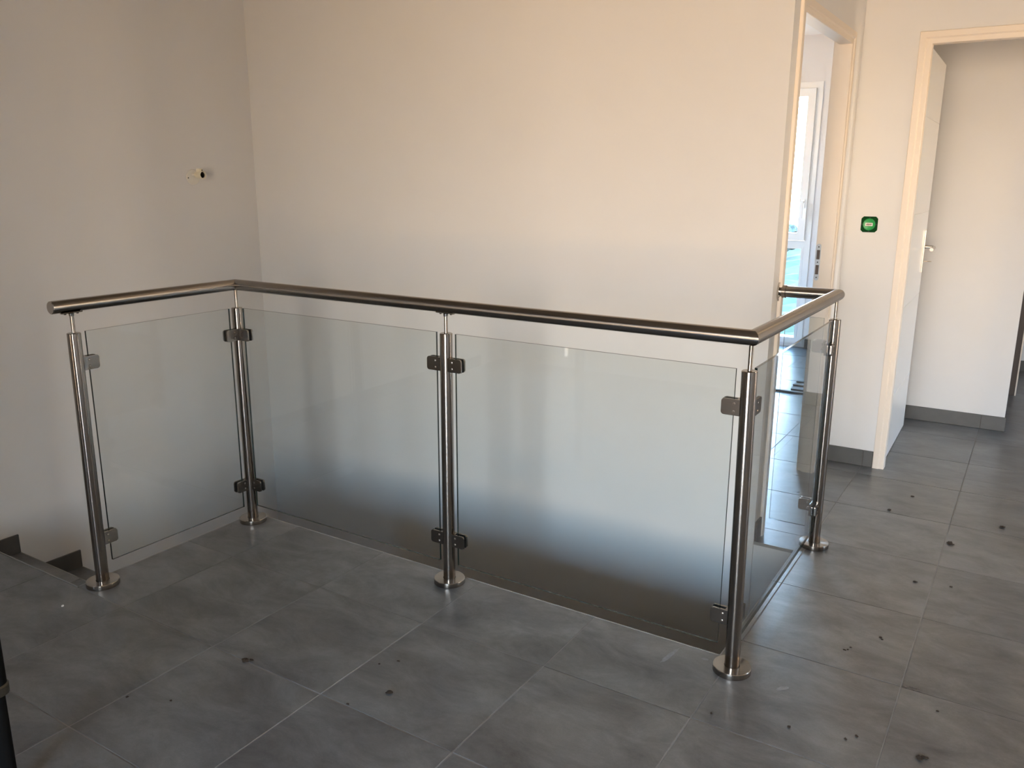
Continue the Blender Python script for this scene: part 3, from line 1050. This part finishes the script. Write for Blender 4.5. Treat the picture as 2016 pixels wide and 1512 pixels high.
# ------------------------------------------------------------------ crumbs of mud and plaster on the tiles
def crumb(name, x, y, size, mat, label, cat, group=None, flat=0.35):
    bm = bmesh.new()
    bmesh.ops.create_icosphere(bm, subdivisions=2, radius=1.0)
    ang = random.uniform(0, 6.28)
    ex = random.uniform(1.1, 1.7)
    for v in bm.verts:
        q = 1 + random.uniform(-0.28, 0.28)
        v.co = Vector((v.co.x * ex * q, v.co.y * q, v.co.z * flat * q)) * size
    bmesh.ops.rotate(bm, verts=bm.verts, cent=(0, 0, 0), matrix=Matrix.Rotation(ang, 3, 'Z'))
    lo = min(v.co.z for v in bm.verts)
    me = bpy.data.meshes.new(name)
    bm.to_mesh(me)
    bm.free()
    me.materials.append(MATS[mat])
    o = link(name, me, None, (x, y, 0.0005 - lo))
    return tag(o, label, cat, group)


crumb('mud_crumb', -1.203, -0.452, 0.010, 'mud', 'largest brown mud crumb beside a tile joint on the landing', 'dirt')
crumb('mud_crumb', -1.190, -0.440, 0.005, 'mud', 'small brown flake lying against the largest mud crumb', 'dirt')
crumb('mud_crumb', -0.742, -0.345, 0.0075, 'mud', 'dark oval mud crumb alone in the middle of a tile', 'dirt')
for (x, y, s_, lab) in [
        (0.535, 0.147, 0.008, 'thick mud blob on the bare tiles right of the corner post'),
        (0.545, 0.158, 0.005, 'small mud crumb touching the thick blob right of the corner post'),
        (0.469, 1.591, 0.010, 'flat broad mud crumb by a tile joint before the open white door'),
        (0.478, 1.585, 0.006, 'small mud crumb beside the flat broad one before the white door'),
        (0.635, 1.884, 0.009, 'oblong black crumb alone on a tile before the open white door'),
        (0.213, 1.832, 0.007, 'dark crumb by the tile joint in front of the green box wall'),
        (0.274, 2.062, 0.006, 'dark crumb on the tile before the skirting of the white door'),
        (0.358, 0.699, 0.0045, 'brown crumb on the tile between the two right railing posts'),
        (0.398, 1.166, 0.005, 'reddish brown crumb on a tile level with the far railing post')]:
    crumb('mud_crumb', x, y, s_, 'mud', lab, 'dirt')
for (x, y, s_) in [(-0.804, -0.445, 0.003), (-0.860, -0.252, 0.003), (-0.823, -0.21, 0.003), (-1.335, -0.746, 0.0035), (-1.22, -0.692, 0.0035), (0.041, 0.046, 0.003),
                   (0.277, 0.565, 0.003), (0.285, 0.572, 0.0025), (0.29, 0.59, 0.0025), (0.364, 0.69, 0.003), (0.231, 0.100, 0.004), (0.366, 0.128, 0.0035), (0.387, 0.155, 0.0035),
                   (0.551, 0.382, 0.003), (0.509, 1.192, 0.004)]:
    crumb('mud_crumb', x, y, s_, 'mud', 'tiny dark mud speck lying loose on a grey tile', 'dirt', 'tiny mud specks on the tiles')
# pale smears of dried plaster
def smear(x, y, lx, ly, ang, label):
    bm = bmesh.new()
    ring = []
    for k in range(28):
        a_ = 2 * math.pi * k / 28
        q = 1 + random.uniform(-0.22, 0.22)
        ring.append(Vector((lx * math.cos(a_) * q, ly * math.sin(a_) * q, 0)))
    top = [bm.verts.new(p * 0.8 + Vector((0, 0, 0.0003))) for p in ring]
    low = [bm.verts.new(p) for p in ring]
    bm.faces.new(top)
    for k in range(28):
        bm.faces.new((low[k], low[(k + 1) % 28], top[(k + 1) % 28], top[k]))
    me = bpy.data.meshes.new('plaster_smear')
    bm.to_mesh(me)
    bm.free()
    me.materials.append(MATS['smear'])
    tag(link('plaster_smear', me, None, (x, y, 0.0006), (0, 0, ang)), label, 'stain')


simple('smear', (0.24, 0.25, 0.26), 0.85, 0, 0.3, 90.0)
smear(-0.158, 0.253, 0.050, 0.007, math.radians(80), 'long pale plaster smear on the tile by the stairwell edge')
smear(-0.063, 0.289, 0.010, 0.006, 0.3, 'small pale plaster spot behind the foot of the corner post')
smear(0.172, 0.265, 0.022, 0.008, 0.9, 'pale plaster smudge right of the corner post foot')
crumb('plaster_chip', -1.971, -0.557, 0.0038, 'plaster_chip', 'tiny white plaster chip on the tile by the stair edge', 'chip', None, 0.6)
for (x, y, l, w_, a_, lab) in [(-0.672, 4.03, 0.10, 0.035, 0.1, 'small dark tile offcut farthest into the room beyond the doorway'),
                               (-0.665, 3.93, 0.11, 0.045, 0.0, 'dark tile offcut second in the row on the room floor'),
                               (-0.650, 3.80, 0.10, 0.06, 0.05, 'squarest dark tile offcut on the room floor beyond the doorway'),
                               (-0.690, 3.70, 0.20, 0.03, 0.02, 'longest thin dark tile offcut on the room floor')]:
    me = bevel(MB().box(-l / 2, l / 2, -w_ / 2, w_ / 2, 0, 0.010).mesh('tile_offcut', 'dark_scrap'), 0.001, 1)
    tag(link('tile_offcut', me, None, (x, y, 0.0012), (0, 0, a_)), lab, 'offcut', 'tile offcuts on the room floor')
